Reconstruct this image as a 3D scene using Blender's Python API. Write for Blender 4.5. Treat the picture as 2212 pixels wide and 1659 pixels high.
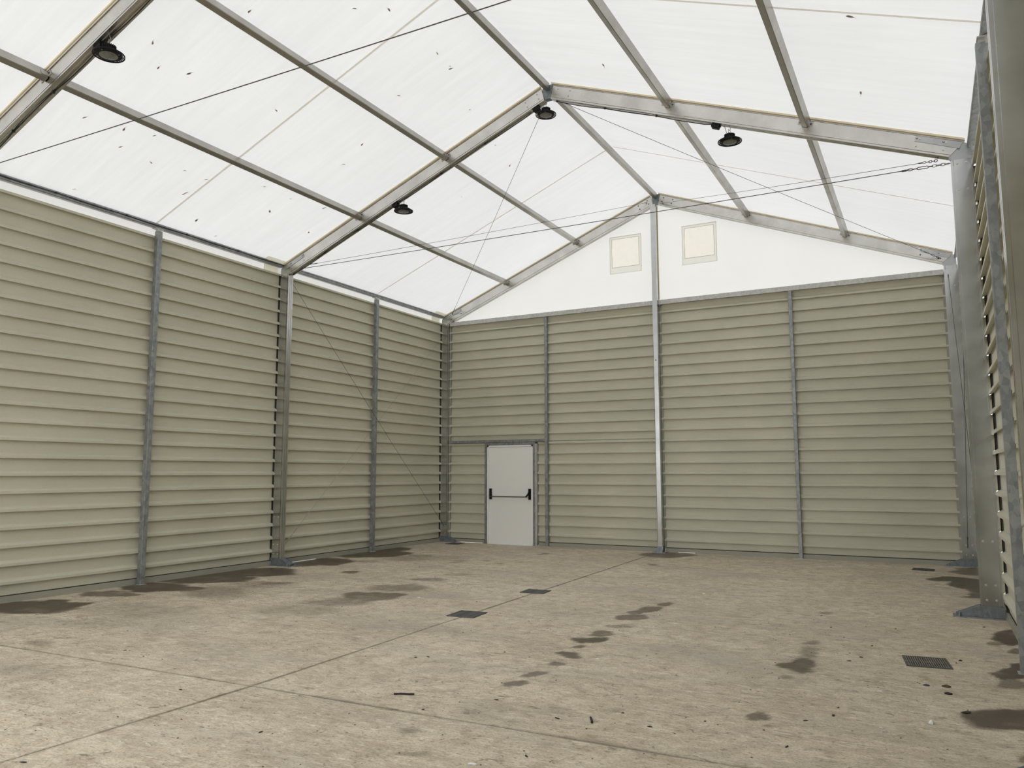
import bpy, math, random
from mathutils import Vector
random.seed(7)
scene = bpy.context.scene
for o in list(bpy.data.objects):
    bpy.data.objects.remove(o)
col = scene.collection

# ------------------------------------------------------------------ camera, sky, exposure
cam_data = bpy.data.cameras.new('camera')
cam = bpy.data.objects.new('camera', cam_data)
col.objects.link(cam)
cam_data.sensor_width = 36.0
cam_data.lens = 1677.3222 / 2212 * 36.0
cam_data.clip_start = 0.05
cam_data.clip_end = 300
cam.location = (9.4643, -14.4147, 1.4794)
cam.rotation_euler = (1.684640, 0.001269, 0.490438)
scene.camera = cam

world = bpy.data.worlds.new('overcast_sky')
scene.world = world
world.use_nodes = True
bg = world.node_tree.nodes['Background']
bg.inputs[0].default_value = (0.965, 0.985, 1.0, 1)
bg.inputs[1].default_value = 2.0

scene.view_settings.view_transform = 'Standard'
scene.view_settings.look = 'None'
scene.view_settings.gamma = 1.0
scene.view_settings.use_curve_mapping = False
scene.view_settings.exposure = 0.34

# ------------------------------------------------------------------ the hall's measures (metres)
W = 10.06                 # width over the frames, x = 0 left, x = W right
WR = W + .035             # the right wall stands a little further out
FY = [0.0, -4.928, -9.932, -14.93]   # the portal frames, 0 = gable end
PW, PD = 0.11, 0.203      # frame profile: width along y, depth
AX, AZ = 5.0, 6.95        # apex of rafter top
EL, ER = 4.912, 5.035     # rafter top at x = 0 and x = W
SL = (AZ - EL) / AX
SR = (AZ - ER) / (W - AX)
HL, HR = 4.80, 4.855      # column tops
def top(x):               # rafter top line
    return AZ - SL * (AX - x) if x <= AX else AZ - SR * (x - AX)

# ------------------------------------------------------------------ materials
MATS = {}
def mat(name, color=(.5, .5, .5), rough=.5, metal=0.0, spec=.5):
    m = bpy.data.materials.new(name); m.use_nodes = True
    b = m.node_tree.nodes['Principled BSDF']
    b.inputs['Base Color'].default_value = (*color, 1)
    b.inputs['Roughness'].default_value = rough
    b.inputs['Metallic'].default_value = metal
    b.inputs['Specular IOR Level'].default_value = spec
    MATS[name] = m
    return m
def N(m, t, **kw):
    n = m.node_tree.nodes.new(t)
    for k, v in kw.items():
        if k.startswith('i_'):
            n.inputs[k[2:].replace('_', ' ')].default_value = v
        else:
            setattr(n, k, v)
    return n
def L(m, a, b):
    m.node_tree.links.new(a, b)
def BSDF(m):
    return m.node_tree.nodes['Principled BSDF']
def coords(m, scale=(1, 1, 1), kind='Object', rot=(0, 0, 0)):
    tc = N(m, 'ShaderNodeTexCoord'); mp = N(m, 'ShaderNodeMapping')
    mp.inputs['Scale'].default_value = scale
    mp.inputs['Rotation'].default_value = rot
    L(m, tc.outputs[kind], mp.inputs['Vector'])
    return mp.outputs['Vector']
def world_coords(m, scale=(1, 1, 1)):
    g = N(m, 'ShaderNodeNewGeometry'); mp = N(m, 'ShaderNodeMapping')
    mp.inputs['Scale'].default_value = scale
    L(m, g.outputs['Position'], mp.inputs['Vector'])
    return mp.outputs['Vector']
def noise(m, vec, scale, detail=4, rough=.55, dist=0.0):
    n = N(m, 'ShaderNodeTexNoise')
    n.inputs['Scale'].default_value = scale; n.inputs['Detail'].default_value = detail
    n.inputs['Roughness'].default_value = rough; n.inputs['Distortion'].default_value = dist
    L(m, vec, n.inputs['Vector'])
    return n.outputs['Fac']
def ramp(m, fac, stops):
    r = N(m, 'ShaderNodeValToRGB')
    e = r.color_ramp.elements
    while len(e) < len(stops): e.new(.5)
    for i, (p, c) in enumerate(stops):
        e[i].position = p
        e[i].color = (*c, 1) if len(c) == 3 else c
    L(m, fac, r.inputs['Fac'])
    return r.outputs['Color']
def rng(m, fac, a, b, c, d):
    r = N(m, 'ShaderNodeMapRange')
    r.inputs['From Min'].default_value = a; r.inputs['From Max'].default_value = b
    r.inputs['To Min'].default_value = c; r.inputs['To Max'].default_value = d
    L(m, fac, r.inputs['Value'])
    return r.outputs['Result']
def bump(m, h, strength, dist):
    b = N(m, 'ShaderNodeBump')
    b.inputs['Strength'].default_value = strength; b.inputs['Distance'].default_value = dist
    L(m, h, b.inputs['Height'])
    return b.outputs['Normal']
def mixc(m, fac, a, b, mode='MIX'):
    n = N(m, 'ShaderNodeMix', data_type='RGBA', blend_type=mode)
    for s, v in ((n.inputs[0], fac), (n.inputs[6], a), (n.inputs[7], b)):
        if hasattr(v, 'is_linked'): L(m, v, s)
        elif isinstance(v, (int, float)): s.default_value = v
        else: s.default_value = (*v, 1)
    return n.outputs[2]
def mth(m, op, a, b=None, clamp=False):
    n = N(m, 'ShaderNodeMath', operation=op); n.use_clamp = clamp
    for s, v in zip(n.inputs, (a, b)):
        if v is None: continue
        if hasattr(v, 'is_linked'): L(m, v, s)
        else: s.default_value = v
    return n.outputs[0]

# aluminium profiles: brushed, slightly blotchy
def alu(name, base, r0, r1, metal=.85):
    m = mat(name, base, .4, metal)
    n1 = noise(m, coords(m, (2.2, 2.2, 2.2)), 1.6, 4)
    n2 = noise(m, coords(m, (3, 3, 3)), 1.0, 2)
    c = ramp(m, n1, [(.3, tuple(k * .86 for k in base)), (.7, tuple(min(1, k * 1.08) for k in base))])
    L(m, c, BSDF(m).inputs['Base Color'])
    L(m, rng(m, n2, .3, .7, r0, r1), BSDF(m).inputs['Roughness'])
    return m
alu('aluminium', (.555, .56, .555), .18, .26, 1.0)
alu('aluminium_purlin', (.44, .425, .39), .28, .4, .95)
alu('aluminium_rafter', (.63, .61, .58), .22, .34, 1.0)
alu('aluminium_plate', (.50, .51, .51), .35, .48, .8)
# galvanised steel with spangle
def galv(name, lo, hi, sc=26):
    m = mat(name, hi, .5, .55)
    v = N(m, 'ShaderNodeTexVoronoi'); v.inputs['Scale'].default_value = sc
    L(m, coords(m, (1, 1, .7)), v.inputs['Vector'])
    n = noise(m, coords(m), 9, 5, .6)
    f = mth(m, 'ADD', mth(m, 'MULTIPLY', v.outputs['Color'], .45), mth(m, 'MULTIPLY', n, .6))
    L(m, ramp(m, f, [(.25, lo), (.8, hi)]), BSDF(m).inputs['Base Color'])
    L(m, rng(m, n, .3, .7, .38, .58), BSDF(m).inputs['Roughness'])
    return m
galv('galvanised', (.20, .215, .225), (.40, .41, .41))
galv('galvanised_beam', (.44, .435, .42), (.64, .63, .60), 30)
galv('galvanised_shoe', (.15, .175, .19), (.26, .285, .30), 34)
galv('galvanised_door_frame', (.20, .205, .205), (.36, .36, .35), 30)
mat('steel_dark', (.07, .07, .07), .45, .6)
mat('steel_wire', (.10, .098, .092), .45, .6)
mat('steel_wire_light', (.36, .35, .31), .4, .6)
mat('bolt', (.62, .61, .58), .32, .85)
mat('bolt_dark', (.16, .155, .14), .45, .7)
mat('dirt_gap_shade', (.05, .046, .04), .9)  # dirt in the floor joint; elsewhere a dark colour painting shade in gaps

# painted corrugated cladding
def cladding(name, base):
    m = mat(name, base, .42, 0, .4)
    n1 = noise(m, world_coords(m, (.7, .7, 1.3)), 1.2, 3)
    n2 = noise(m, world_coords(m), 55, 3)
    c = ramp(m, n1, [(.3, tuple(k * .93 for k in base)), (.72, tuple(k * 1.05 for k in base))])
    c = mixc(m, rng(m, n2, .3, .75, 0, .10), c, tuple(k * .6 for k in base))
    L(m, c, BSDF(m).inputs['Base Color'])
    L(m, bump(m, n2, .06, .003), BSDF(m).inputs['Normal'])
    return m
cladding('cladding', (.61, .588, .468))
cladding('flashing', (.36, .35, .29))

# white PVC membrane: lets daylight through
def membrane(name, transmit, reflect, streak=.05, vec_scale=(.6, 9, .6), trans_fac=.5):
    m = bpy.data.materials.new(name); m.use_nodes = True; MATS[name] = m
    nt = m.node_tree; nt.nodes.clear()
    out = N(m, 'ShaderNodeOutputMaterial')
    d = N(m, 'ShaderNodeBsdfDiffuse'); t = N(m, 'ShaderNodeBsdfTranslucent'); mx = N(m, 'ShaderNodeMixShader')
    mx.inputs[0].default_value = trans_fac
    L(m, d.outputs[0], mx.inputs[1]); L(m, t.outputs[0], mx.inputs[2]); L(m, mx.outputs[0], out.inputs[0])
    n1 = noise(m, world_coords(m, vec_scale), 1.6, 5, .6, .4)
    n2 = noise(m, world_coords(m, (.5, .5, .5)), 1.0, 3)
    f = mth(m, 'ADD', mth(m, 'MULTIPLY', n1, .7), mth(m, 'MULTIPLY', n2, .3))
    c = ramp(m, f, [(.32, tuple(k * (1 - streak) for k in transmit)), (.66, tuple(min(1, k * (1 + streak * .5)) for k in transmit))])
    L(m, c, t.inputs[0])
    d.inputs[0].default_value = (*reflect, 1)
    return m
membrane('membrane', (.575, .572, .566), (.80, .80, .79), .08)
membrane('membrane_gable', (.675, .665, .64), (.82, .81, .79), .03, (1, 1, .5), .5)
membrane('membrane_double', (.98, .95, .80), (.86, .83, .70), .02)
mat('weld_tape', (.66, .63, .55), .7)
membrane('membrane_seam', (1.0, .94, .86), (.80, .75, .69), .03)
mat('membrane_keder', (.80, .69, .50), .7)
membrane('vent_border', (.585, .57, .51), (.74, .72, .66), .02)
membrane('vent_mesh', (.69, .65, .585), (.82, .78, .71), .06, (9, 9, 5))

mat('door_white', (.90, .89, .86), .38)
mat('door_edge', (.93, .93, .92), .4)
mat('black_plastic', (.010, .010, .011), .5, 0, .2)
mat('black_paint', (.008, .008, .010), .55, 0, .2)
m = mat('lamp_lens', (.20, .20, .185), .3)
n = noise(m, coords(m), 40, 2)
L(m, ramp(m, n, [(.4, (.12, .12, .11)), (.62, (.20, .20, .185))]), BSDF(m).inputs['Base Color'])
mat('cable_black', (.015, .014, .013), .5)
mat('cable_grey', (.22, .22, .21), .5)
mat('zinc_hook', (.42, .42, .40), .35, .7)
m = mat('grate_dusty', (.2, .18, .15), .8)
n = noise(m, world_coords(m), 30, 4)
L(m, ramp(m, n, [(.3, (.10, .09, .072)), (.7, (.30, .27, .215))]), BSDF(m).inputs['Base Color'])
m = mat('cast_iron', (.05, .052, .05), .6, .3)
n = noise(m, coords(m), 30, 4)
L(m, ramp(m, n, [(.3, (.06, .064, .064)), (.75, (.17, .17, .16))]), BSDF(m).inputs['Base Color'])
mat('drain_pit', (.008, .008, .007), .9)
mat('leaf_brown', (.46, .30, .22), .8)
mat('leaf_tan', (.62, .45, .34), .8)
mat('leaf_grey', (.34, .30, .26), .8)
mat('litter_white', (.80, .79, .76), .6)
mat('litter_dark', (.025, .022, .02), .7)
mat('litter_blue', (.04, .04, .10), .6)
mat('litter_brown', (.10, .06, .035), .8)
mat('paper_tag', (.68, .65, .55), .7)

# concrete floor with damp patches: each patch is (centre x, y, half axis a, half axis b, strength)
STAINS = [(0.54,-9.14,0.572,0.3,0.398,-0.231,1),(0.65,-8.84,0.244,0.127,0.278,-0.173,1),(0.48,-8.09,0.305,0.159,0.24,-0.166,.8),(0.42,-7.46,0.404,0.212,0.366,-0.278,1),(0.9,-7.38,0.238,0.125,0.17,-0.137,.9),(0.21,-6.55,0.704,0.367,0.489,-0.411,1),(0.33,-5.72,0.684,0.357,0.383,-0.362,1),(0.28,-4.14,0.558,0.289,0.432,-0.48,1),(0.16,-2.75,0.726,0.376,0.48,-0.6,1),(0.14,-1.87,0.322,0.167,0.282,-0.377,1),(0.13,-4.53,0.41,0.213,0.382,-0.402,.9),(1.49,-7.34,0.362,0.19,0.371,-0.325,.5),(1.46,-6.62,0.387,0.201,0.265,-0.255,.45),(1.8,-8.68,0.537,0.282,0.36,-0.265,.22),(2.02,-9.36,0.369,0.194,0.229,-0.152,.18),(3.32,-7.88,0.402,0.211,0.185,-0.195,.3),(3.35,-7.32,0.377,0.197,0.194,-0.224,.55),(3.4,-6.72,0.349,0.183,0.203,-0.256,.8),(3.38,-7.12,0.288,0.151,0.153,-0.181,.6),(3.32,-6.03,0.319,0.167,0.147,-0.199,.6),(3.24,-5.18,0.201,0.105,0.107,-0.158,.6),(3.27,-4.49,0.182,0.095,0.084,-0.134,.35),(1.64,-6.48,0.144,0.075,0.13,-0.131,.7),(1.7,-5.07,0.093,0.048,0.107,-0.129,.8),(1.4,-3.16,0.428,0.222,0.216,-0.3,.35),(1.89,-2.74,0.505,0.262,0.163,-0.251,.25),(1.05,-3.74,0.209,0.109,0.132,-0.166,.4),(1.31,-2.7,0.207,0.107,0.135,-0.193,.5),(2.34,-3.08,0.139,0.072,0.111,-0.176,.4),(2.75,-2.78,0.07,0.036,0.07,-0.121,.6),(3.19,-3.01,0.067,0.035,0.064,-0.115,.5),(3.16,-1.38,0.067,0.035,0.071,-0.147,.7),(6.76,-7.79,0.12,0.063,0.058,-0.143,1),(6.75,-7.48,0.083,0.043,0.046,-0.117,.8),(6.72,-8.11,0.046,0.024,0.028,-0.066,.8),(6.78,-8.38,0.111,0.059,0.04,-0.09,.9),(6.81,-8.72,0.064,0.034,0.032,-0.067,.8),(6.83,-9.09,0.114,0.061,0.024,-0.048,.7),(6.8,-9.35,0.066,0.035,0.046,-0.087,.8),(6.73,-5.62,0.093,0.049,0.038,-0.122,.8),(6.72,-6.0,0.108,0.056,0.045,-0.14,.8),(6.72,-6.56,0.135,0.071,0.042,-0.123,.8),(6.75,-7.06,0.119,0.063,0.04,-0.109,.45),(6.71,-6.23,0.096,0.05,0.044,-0.134,.8),(5.41,-2.08,0.093,0.048,0.06,-0.184,.6),(8.45,-7.89,0.136,0.072,0.036,-0.247,.95),(8.51,-7.48,0.087,0.046,0.029,-0.225,.6),(8.46,-7.03,0.064,0.034,0.013,-0.099,.6),(8.46,-8.33,0.053,0.028,0.008,-0.053,.6),(8.49,-9.34,0.075,0.04,0.015,-0.084,.8),(8.55,-9.52,0.026,0.014,0.005,-0.026,.6),(8.44,-5.38,0.065,0.034,0.01,-0.088,.6),(9.86,-8.67,0.284,0.15,-0.025,-0.294,1),(9.95,-7.37,0.127,0.067,-0.026,-0.32,1),(9.93,-7.78,0.128,0.068,-0.014,-0.17,.7),(10.02,-5.97,0.139,0.073,-0.032,-0.418,1),(9.89,-6.3,0.107,0.056,-0.008,-0.13,.7),(10.02,-6.56,0.089,0.046,-0.008,-0.099,.8),(9.91,-2.21,0.325,0.17,-0.022,-0.499,1),(9.68,-1.82,0.311,0.162,-0.006,-0.269,1),(9.9,-3.03,0.162,0.085,-0.024,-0.52,.9),(10.07,-0.65,0.366,0.19,-0.029,-0.571,.8),(9.86,-3.46,0.107,0.056,-0.007,-0.161,.8),(9.82,-9.44,0.046,0.025,-0.007,-0.077,.7),(5.2,-0.5,0.444,0.23,0.117,-0.386,.8),(6.73,-10.58,0.059,0.031,0.034,-0.046,.45),(6.98,-10.88,0.097,0.051,0.023,-0.033,.45),(7.23,-9.84,0.128,0.068,0.05,-0.104,.25),(7.61,-9.62,0.067,0.035,0.018,-0.045,.35),(7.65,-9.64,0.041,0.022,0.01,-0.027,.6),(2.49,-10.13,0.102,0.053,0.113,-0.069,.5),(3.37,-10.81,0.247,0.131,0.282,-0.162,.25),(4.02,-11.16,0.194,0.103,0.225,-0.13,.2),(6.91,-9.98,0.155,0.082,0.058,-0.101,.22)]
m = mat('concrete', (.4, .36, .3), .75, 0, .3)
pos = world_coords(m)
wa = N(m, 'ShaderNodeAttribute'); wa.attribute_name = 'damp'
wet = wa.outputs['Fac']
n_big = noise(m, world_coords(m, (.8, 1.3, 1)), .9, 6, .62, .6)
n_mid = noise(m, pos, 6.0, 7, .68, .5)
n_brush = noise(m, world_coords(m, (1.2, 7, 1)), 3.0, 6, .65, .8)
n_fine = noise(m, pos, 70, 4, .6)
c = ramp(m, n_big, [(.28, (.50, .422, .315)), (.5, (.66, .575, .44)), (.72, (.76, .672, .53))])
c = mixc(m, rng(m, n_mid, .42, .66, 0, .8), c, (.41, .338, .245))
c = mixc(m, rng(m, n_brush, .50, .68, 0, .6), c, (.78, .70, .565))
c = mixc(m, rng(m, n_fine, .46, .68, 0, .5), c, (.25, .205, .145))
# scattered dark grime marks, coarse and fine
n_sp = noise(m, world_coords(m, (1.0, 1.9, 1)), 9.0, 6, .70, 1.4)
c = mixc(m, rng(m, n_sp, .57, .68, 0, .8), c, (.16, .128, .09))
n_s2 = noise(m, world_coords(m, (1.0, 1.7, 1)), 26.0, 4, .62, .8)
c = mixc(m, rng(m, n_s2, .57, .68, 0, .6), c, (.18, .145, .105))
n_lt = noise(m, world_coords(m, (.8, 2.2, 1)), 13.0, 5, .65, 1.0)
c = mixc(m, rng(m, n_lt, .54, .68, 0, .6), c, (.86, .78, .64))
# greyer rubbed zones
n_g = noise(m, world_coords(m, (.5, 1.2, 1)), 1.1, 4)
c = mixc(m, rng(m, n_g, .50, .72, 0, .5), c, (.38, .345, .295))
wetc = mixc(m, .90, c, (.060, .043, .025))
c = mixc(m, wet, c, wetc)
L(m, c, BSDF(m).inputs['Base Color'])
L(m, rng(m, wet, 0, 1, .80, .5), BSDF(m).inputs['Roughness'])
hgt = mth(m, 'ADD', mth(m, 'MULTIPLY', n_mid, .6), mth(m, 'MULTIPLY', n_fine, .25))
L(m, bump(m, hgt, .25, .012), BSDF(m).inputs['Normal'])
m = mat('yard', (.42, .41, .38), .9)

# ------------------------------------------------------------------ mesh building
class MB:
    def __init__(s): s.v = []; s.f = []; s.mi = []
    def add(s, vs, fs):
        o = len(s.v); s.v += [tuple(p) for p in vs]; s.f += [tuple(i + o for i in f) for f in fs]
        return s
    def box(s, x0, x1, y0, y1, z0, z1):
        return s.add([(x0,y0,z0),(x1,y0,z0),(x1,y1,z0),(x0,y1,z0),(x0,y0,z1),(x1,y0,z1),(x1,y1,z1),(x0,y1,z1)],
                     [(0,3,2,1),(4,5,6,7),(0,1,5,4),(1,2,6,5),(2,3,7,6),(3,0,4,7)])
    def obox(s, c, ux, uy, uz):      # box by centre and half-axis vectors
        c = Vector(c); ux = Vector(ux); uy = Vector(uy); uz = Vector(uz)
        P = [c + a * ux + b * uy + d * uz for d in (-1, 1) for b in (-1, 1) for a in (-1, 1)]
        return s.add(P, [(0,2,3,1),(4,5,7,6),(0,1,5,4),(1,3,7,5),(3,2,6,7),(2,0,4,6)])
    def loft(s, A, B):               # prism between two rings of equal length
        n = len(A)
        return s.add(list(A) + list(B), [(i, (i + 1) % n, n + (i + 1) % n, n + i) for i in range(n)] + [tuple(range(n))[::-1], tuple(range(n, 2 * n))])
    def tube(s, pts, r, n=6, closed=False):
        pts = [Vector(p) for p in pts]; rings = []
        up = None
        for i, p in enumerate(pts):
            if closed: t = pts[(i + 1) % len(pts)] - pts[i - 1]
            else: t = pts[min(i + 1, len(pts) - 1)] - pts[max(i - 1, 0)]
            t.normalize()
            if up is None:
                up = t.orthogonal().normalized()
            else:
                up = (up - t * up.dot(t)); up = up.normalized() if up.length > 1e-6 else t.orthogonal().normalized()
            b = t.cross(up)
            rr = r[i] if isinstance(r, (list, tuple)) else r
            rings.append([p + (up * math.cos(a) + b * math.sin(a)) * rr for a in [2 * math.pi * k / n for k in range(n)]])
        o = len(s.v)
        for R in rings: s.v += [tuple(q) for q in R]
        m_ = len(rings)
        for i in range(m_ if closed else m_ - 1):
            j = (i + 1) % m_
            for k in range(n):
                s.f.append((o + i*n + k, o + i*n + (k+1) % n, o + j*n + (k+1) % n, o + j*n + k))
        if not closed:
            s.f.append(tuple(o + k for k in range(n))[::-1]); s.f.append(tuple(o + (m_-1)*n + k for k in range(n)))
        return s
    def lathe(s, prof, n=32, c=(0, 0, 0)):
        o = len(s.v)
        for r, z in prof:
            s.v += [(c[0] + r * math.cos(2*math.pi*k/n), c[1] + r * math.sin(2*math.pi*k/n), c[2] + z) for k in range(n)]
        for i in range(len(prof) - 1):
            for k in range(n):
                s.f.append((o + i*n + k, o + i*n + (k+1) % n, o + (i+1)*n + (k+1) % n, o + (i+1)*n + k))
        s.f.append(tuple(o + k for k in range(n))[::-1]); s.f.append(tuple(o + (len(prof)-1)*n + k for k in range(n)))
        return s
    def mesh(s, name, m, smooth=False):
        me = bpy.data.meshes.new(name)
        me.from_pydata(s.v, [], s.f); me.update()
        me.materials.append(MATS[m])
        if smooth:
            me.polygons.foreach_set('use_smooth', [True] * len(me.polygons))
            me.set_sharp_from_angle(angle=math.radians(40))
        return me
    def build(s, name, m, parent=None, smooth=False, loc=None):
        me = s.mesh(name, m, smooth)
        import bmesh
        bm = bmesh.new(); bm.from_mesh(me); bmesh.ops.recalc_face_normals(bm, faces=bm.faces); bm.to_mesh(me); bm.free()
        return put(name, me, parent, loc)
def put(name, me, parent=None, loc=None, rot=None):
    o = bpy.data.objects.new(name, me); col.objects.link(o)
    if parent: o.parent = parent
    if loc is not None: o.location = loc
    if rot is not None: o.rotation_euler = rot
    return o
def thing(name, label, cat, loc=(0, 0, 0), group=None):
    o = bpy.data.objects.new(name, None); col.objects.link(o); o.location = loc; o.empty_display_size = .1
    return tag(o, label, cat, group)
def tag(o, label, cat, group=None):
    o['label'] = label; o['category'] = cat
    if group: o['group'] = group
    return o
def setting(name, label, loc=(0, 0, 0), me=None, cat=None):
    o = bpy.data.objects.new(name, me); col.objects.link(o); o.location = loc
    o['kind'] = 'structure'; o['label'] = label
    if cat: o['category'] = cat
    return o

# bolt heads share one mesh; they point towards -y, +z is up
BOLT = {}
def bolt_mesh(m='bolt'):
    if m not in BOLT:
        b = MB(); ring = lambda r, y: [(r*math.cos(a), y, r*math.sin(a)) for a in [2*math.pi*k/10 for k in range(10)]]
        b.loft(ring(.013, 0), ring(.013, -.003)); b.loft(ring(.0085, -.003), ring(.007, -.012))
        BOLT[m] = b.mesh('bolt', m)
    return BOLT[m]
def bolt(parent, p, m='bolt', rot=None):
    return put('bolt', bolt_mesh(m), parent, p, rot)

# ------------------------------------------------------------------ floor: concrete slabs parted by cracked joints, ground outside
import numpy as np
rs = np.random.RandomState(5)
def value_noise(x, y, cell, seed):
    r = np.random.RandomState(seed).rand(256, 256)
    u, v = x / cell, y / cell
    i, j = np.floor(u).astype(int), np.floor(v).astype(int)
    f, g = u - i, v - j
    f = f * f * (3 - 2 * f); g = g * g * (3 - 2 * g)
    a, b_, c_, d_ = r[i % 256, j % 256], r[(i+1) % 256, j % 256], r[i % 256, (j+1) % 256], r[(i+1) % 256, (j+1) % 256]
    return (a * (1-f) + b_ * f) * (1-g) + (c_ * (1-f) + d_ * f) * g
def fbm(x, y, cell, seed):
    return sum(value_noise(x, y, cell / 2**k, seed + k) / 2**k for k in range(4)) / 1.875 - .5
def damp_at(x, y):
    xw = x + .30 * fbm(x, y, .30, 10); yw = y + .38 * fbm(x, y, .30, 40)
    out = np.zeros_like(x)
    for (cx, cy, a1, a2, b1, b2, s) in STAINS:
        det = a1 * b2 - a2 * b1
        k = min(1, max(abs(a1), abs(b1), abs(a2), abs(b2)) / .14)     # small patches are less frayed
        px, py = x + (xw - x) * k - cx, y + (yw - y) * k - cy
        q = ((b2 * px - b1 * py) / det) ** 2 + ((-a2 * px + a1 * py) / det) ** 2
        soft = .25 if s > .65 else .8
        t = np.clip((1 + soft - q) / (2 * soft), 0, 1)
        out = np.maximum(out, s * t * t * (3 - 2 * t))
    out = out * np.clip(1.08 + .9 * fbm(x, y, .22, 130), .6, 1.0)
    # brown dirt gathered along the two joints
    for dist in (np.abs(x - jx(y)), np.abs(y - jy(x))):
        wd = .014 + .035 * np.clip(fbm(x, y, .8, 70) + .15, 0, 1)
        out = np.maximum(out, (.30 + .75 * np.clip(fbm(x, y, .5, 90) + .15, 0, 1)) * np.clip(1.3 - dist / wd, 0, 1))
    return out
def wander(n, amp, seed):
    r = np.random.RandomState(seed); w = np.cumsum(r.uniform(-amp, amp, n)); t = np.linspace(0, 1, n)
    return (w - w[0] - (w[-1] - w[0]) * t) * .6
X0, X1, Y0, Y1 = -.12, W + .12, -16, .14
CX, CY = 5.205, -10.30                    # where the joints cross
G = .0042
floor = setting('floor', 'stained tan concrete floor of the hall')
def jx(y):                                # x of the lengthwise joint
    return np.where(y > CY, CX + (4.915 - CX) * (y - CY) / (Y1 - CY), CX - .115 * (CY - y) / 5.0)
def jy(x):                                # y of the crosswise joint
    return np.where(x < CX, CY - .13 * (CX - x) / CX, CY + .10 * (x - CX) / (X1 - CX))
def slab(xs_lo, xs_hi, ys_lo, ys_hi, cell, seed):
    """one slab as a fine grid; sides at a joint keep half the joint width clear and wander a little"""
    lx, ly = 5.2, (abs(Y1 - CY) if ys_hi is None else abs(CY - Y0))
    nx, ny = int(lx / cell), int(ly / cell)
    u, v = np.meshgrid(np.linspace(0, 1, nx + 1), np.linspace(0, 1, ny + 1), indexing='ij')
    y = np.full_like(u, 0.0); x = np.full_like(u, 0.0)
    ya = (lambda xx: jy(xx) + G) if ys_lo is None else (lambda xx: np.full_like(xx, ys_lo))
    yb = (lambda xx: jy(xx) - G) if ys_hi is None else (lambda xx: np.full_like(xx, ys_hi))
    x = X0 + (CX - X0) * u if xs_hi is None else CX + (X1 - CX) * u
    for _ in range(3):
        y = ya(x) + (yb(x) - ya(x)) * v
        if xs_hi is None: x = X0 + (jx(y) - G - X0) * u
        else: x = jx(y) + G + (X1 - jx(y) - G) * u
    wx = .5 * wander(ny + 1, .004, seed)[None, :]; wy = .5 * wander(nx + 1, .004, seed + 1)[:, None]
    x = x + wx * (np.clip(1 - 25 * (1 - u), 0, 1) if xs_hi is None else np.clip(1 - 25 * u, 0, 1))
    y = y + wy * (np.clip(1 - 25 * v, 0, 1) if ys_lo is None else np.clip(1 - 25 * (1 - v), 0, 1))
    d = damp_at(x, y)
    z = np.zeros_like(x)
    verts = np.stack([x, y, z], -1).reshape(-1, 3)
    idx = np.arange((nx + 1) * (ny + 1)).reshape(nx + 1, ny + 1)
    quads = np.stack([idx[:-1, :-1], idx[1:, :-1], idx[1:, 1:], idx[:-1, 1:]], -1).reshape(-1, 4)
    # skirt down the edges
    rim = np.concatenate([idx[:, 0], idx[-1, 1:], idx[-2::-1, -1], idx[0, -2:0:-1]])
    low = verts[rim].copy(); low[:, 2] = -.05
    nb = len(verts); n = len(rim); k = np.arange(n); k2 = (k + 1) % n
    skirt = np.stack([rim, nb + k, nb + k2, rim[k2]], -1)
    verts = np.concatenate([verts, low]); quads = np.concatenate([quads, skirt])
    me = bpy.data.meshes.new('floor_slab')
    me.vertices.add(len(verts)); me.vertices.foreach_set('co', verts.astype(np.float32).ravel())
    me.loops.add(quads.size); me.loops.foreach_set('vertex_index', quads.astype(np.int32).ravel())
    me.polygons.add(len(quads)); me.polygons.foreach_set('loop_start', np.arange(0, quads.size, 4, dtype=np.int32))
    me.update(calc_edges=True); me.validate()
    at = me.attributes.new('damp', 'FLOAT', 'POINT')
    at.data.foreach_set('value', np.concatenate([d.ravel(), d.ravel()[rim]]).astype(np.float32))
    me.materials.append(MATS['concrete'])
    return put('floor_slab', me, floor)
slab(X0, None, None, Y1, .025, 1)
slab(None, X1, None, Y1, .022, 11)
slab(X0, None, Y0, None, .028, 21)
slab(None, X1, Y0, None, .025, 31)
MB().box(X0, X1, Y0, Y1, -.06, -.011).build('joint_filler', 'dirt_gap_shade', floor)
gnd = setting('ground', 'concrete yard outside the hall', (0, 0, 0), MB().box(-40, 50, -70, 40, -.45, -.065).mesh('ground', 'yard'))

# ------------------------------------------------------------------ corrugated walls
PITCH, RIB0, RD = .2071, .208, .048
def profile(z0, z1):
    """(depth towards the room, z) points of the trapezoidal sheet from z0 to z1"""
    pts = [(0, z0)]
    k = -1
    while True:
        zb = RIB0 + PITCH * k
        for d, z in ((0, zb + .018), (RD, zb), (RD, zb + .032), (0, zb + .062)):
            if z0 < z < z1: pts.append((d, z))
        k += 1
        if zb > z1: break
    # end points
    def dep(z):
        r = (z - RIB0) % PITCH
        if r < .032: return RD
        if r < .062: return RD * (.062 - r) / .030
        return 0
    pts[0] = (dep(z0), z0); pts.append((dep(z1), z1))
    return pts
def panel(parent, place, u0, u1, z0, z1, name='cladding_panel'):
    pr = profile(z0, z1)
    ring = [(d, z) for d, z in pr] + [(d - .0015, z) for d, z in pr[::-1]]
    b = MB()
    n = len(pr)
    A = [place(u0, d, z) for d, z in ring]; B = [place(u1, d, z) for d, z in ring]
    o = b.add(A + B, [])
    m_ = len(ring)
    for i in range(m_):
        j = (i + 1) % m_
        b.f.append((i, j, m_ + j, m_ + i))
    return b.build(name, 'cladding', parent)
ROWS = [.085] + [RIB0 + PITCH * 5 * k - .05 for k in range(1, 5)] + [4.792]
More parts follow.
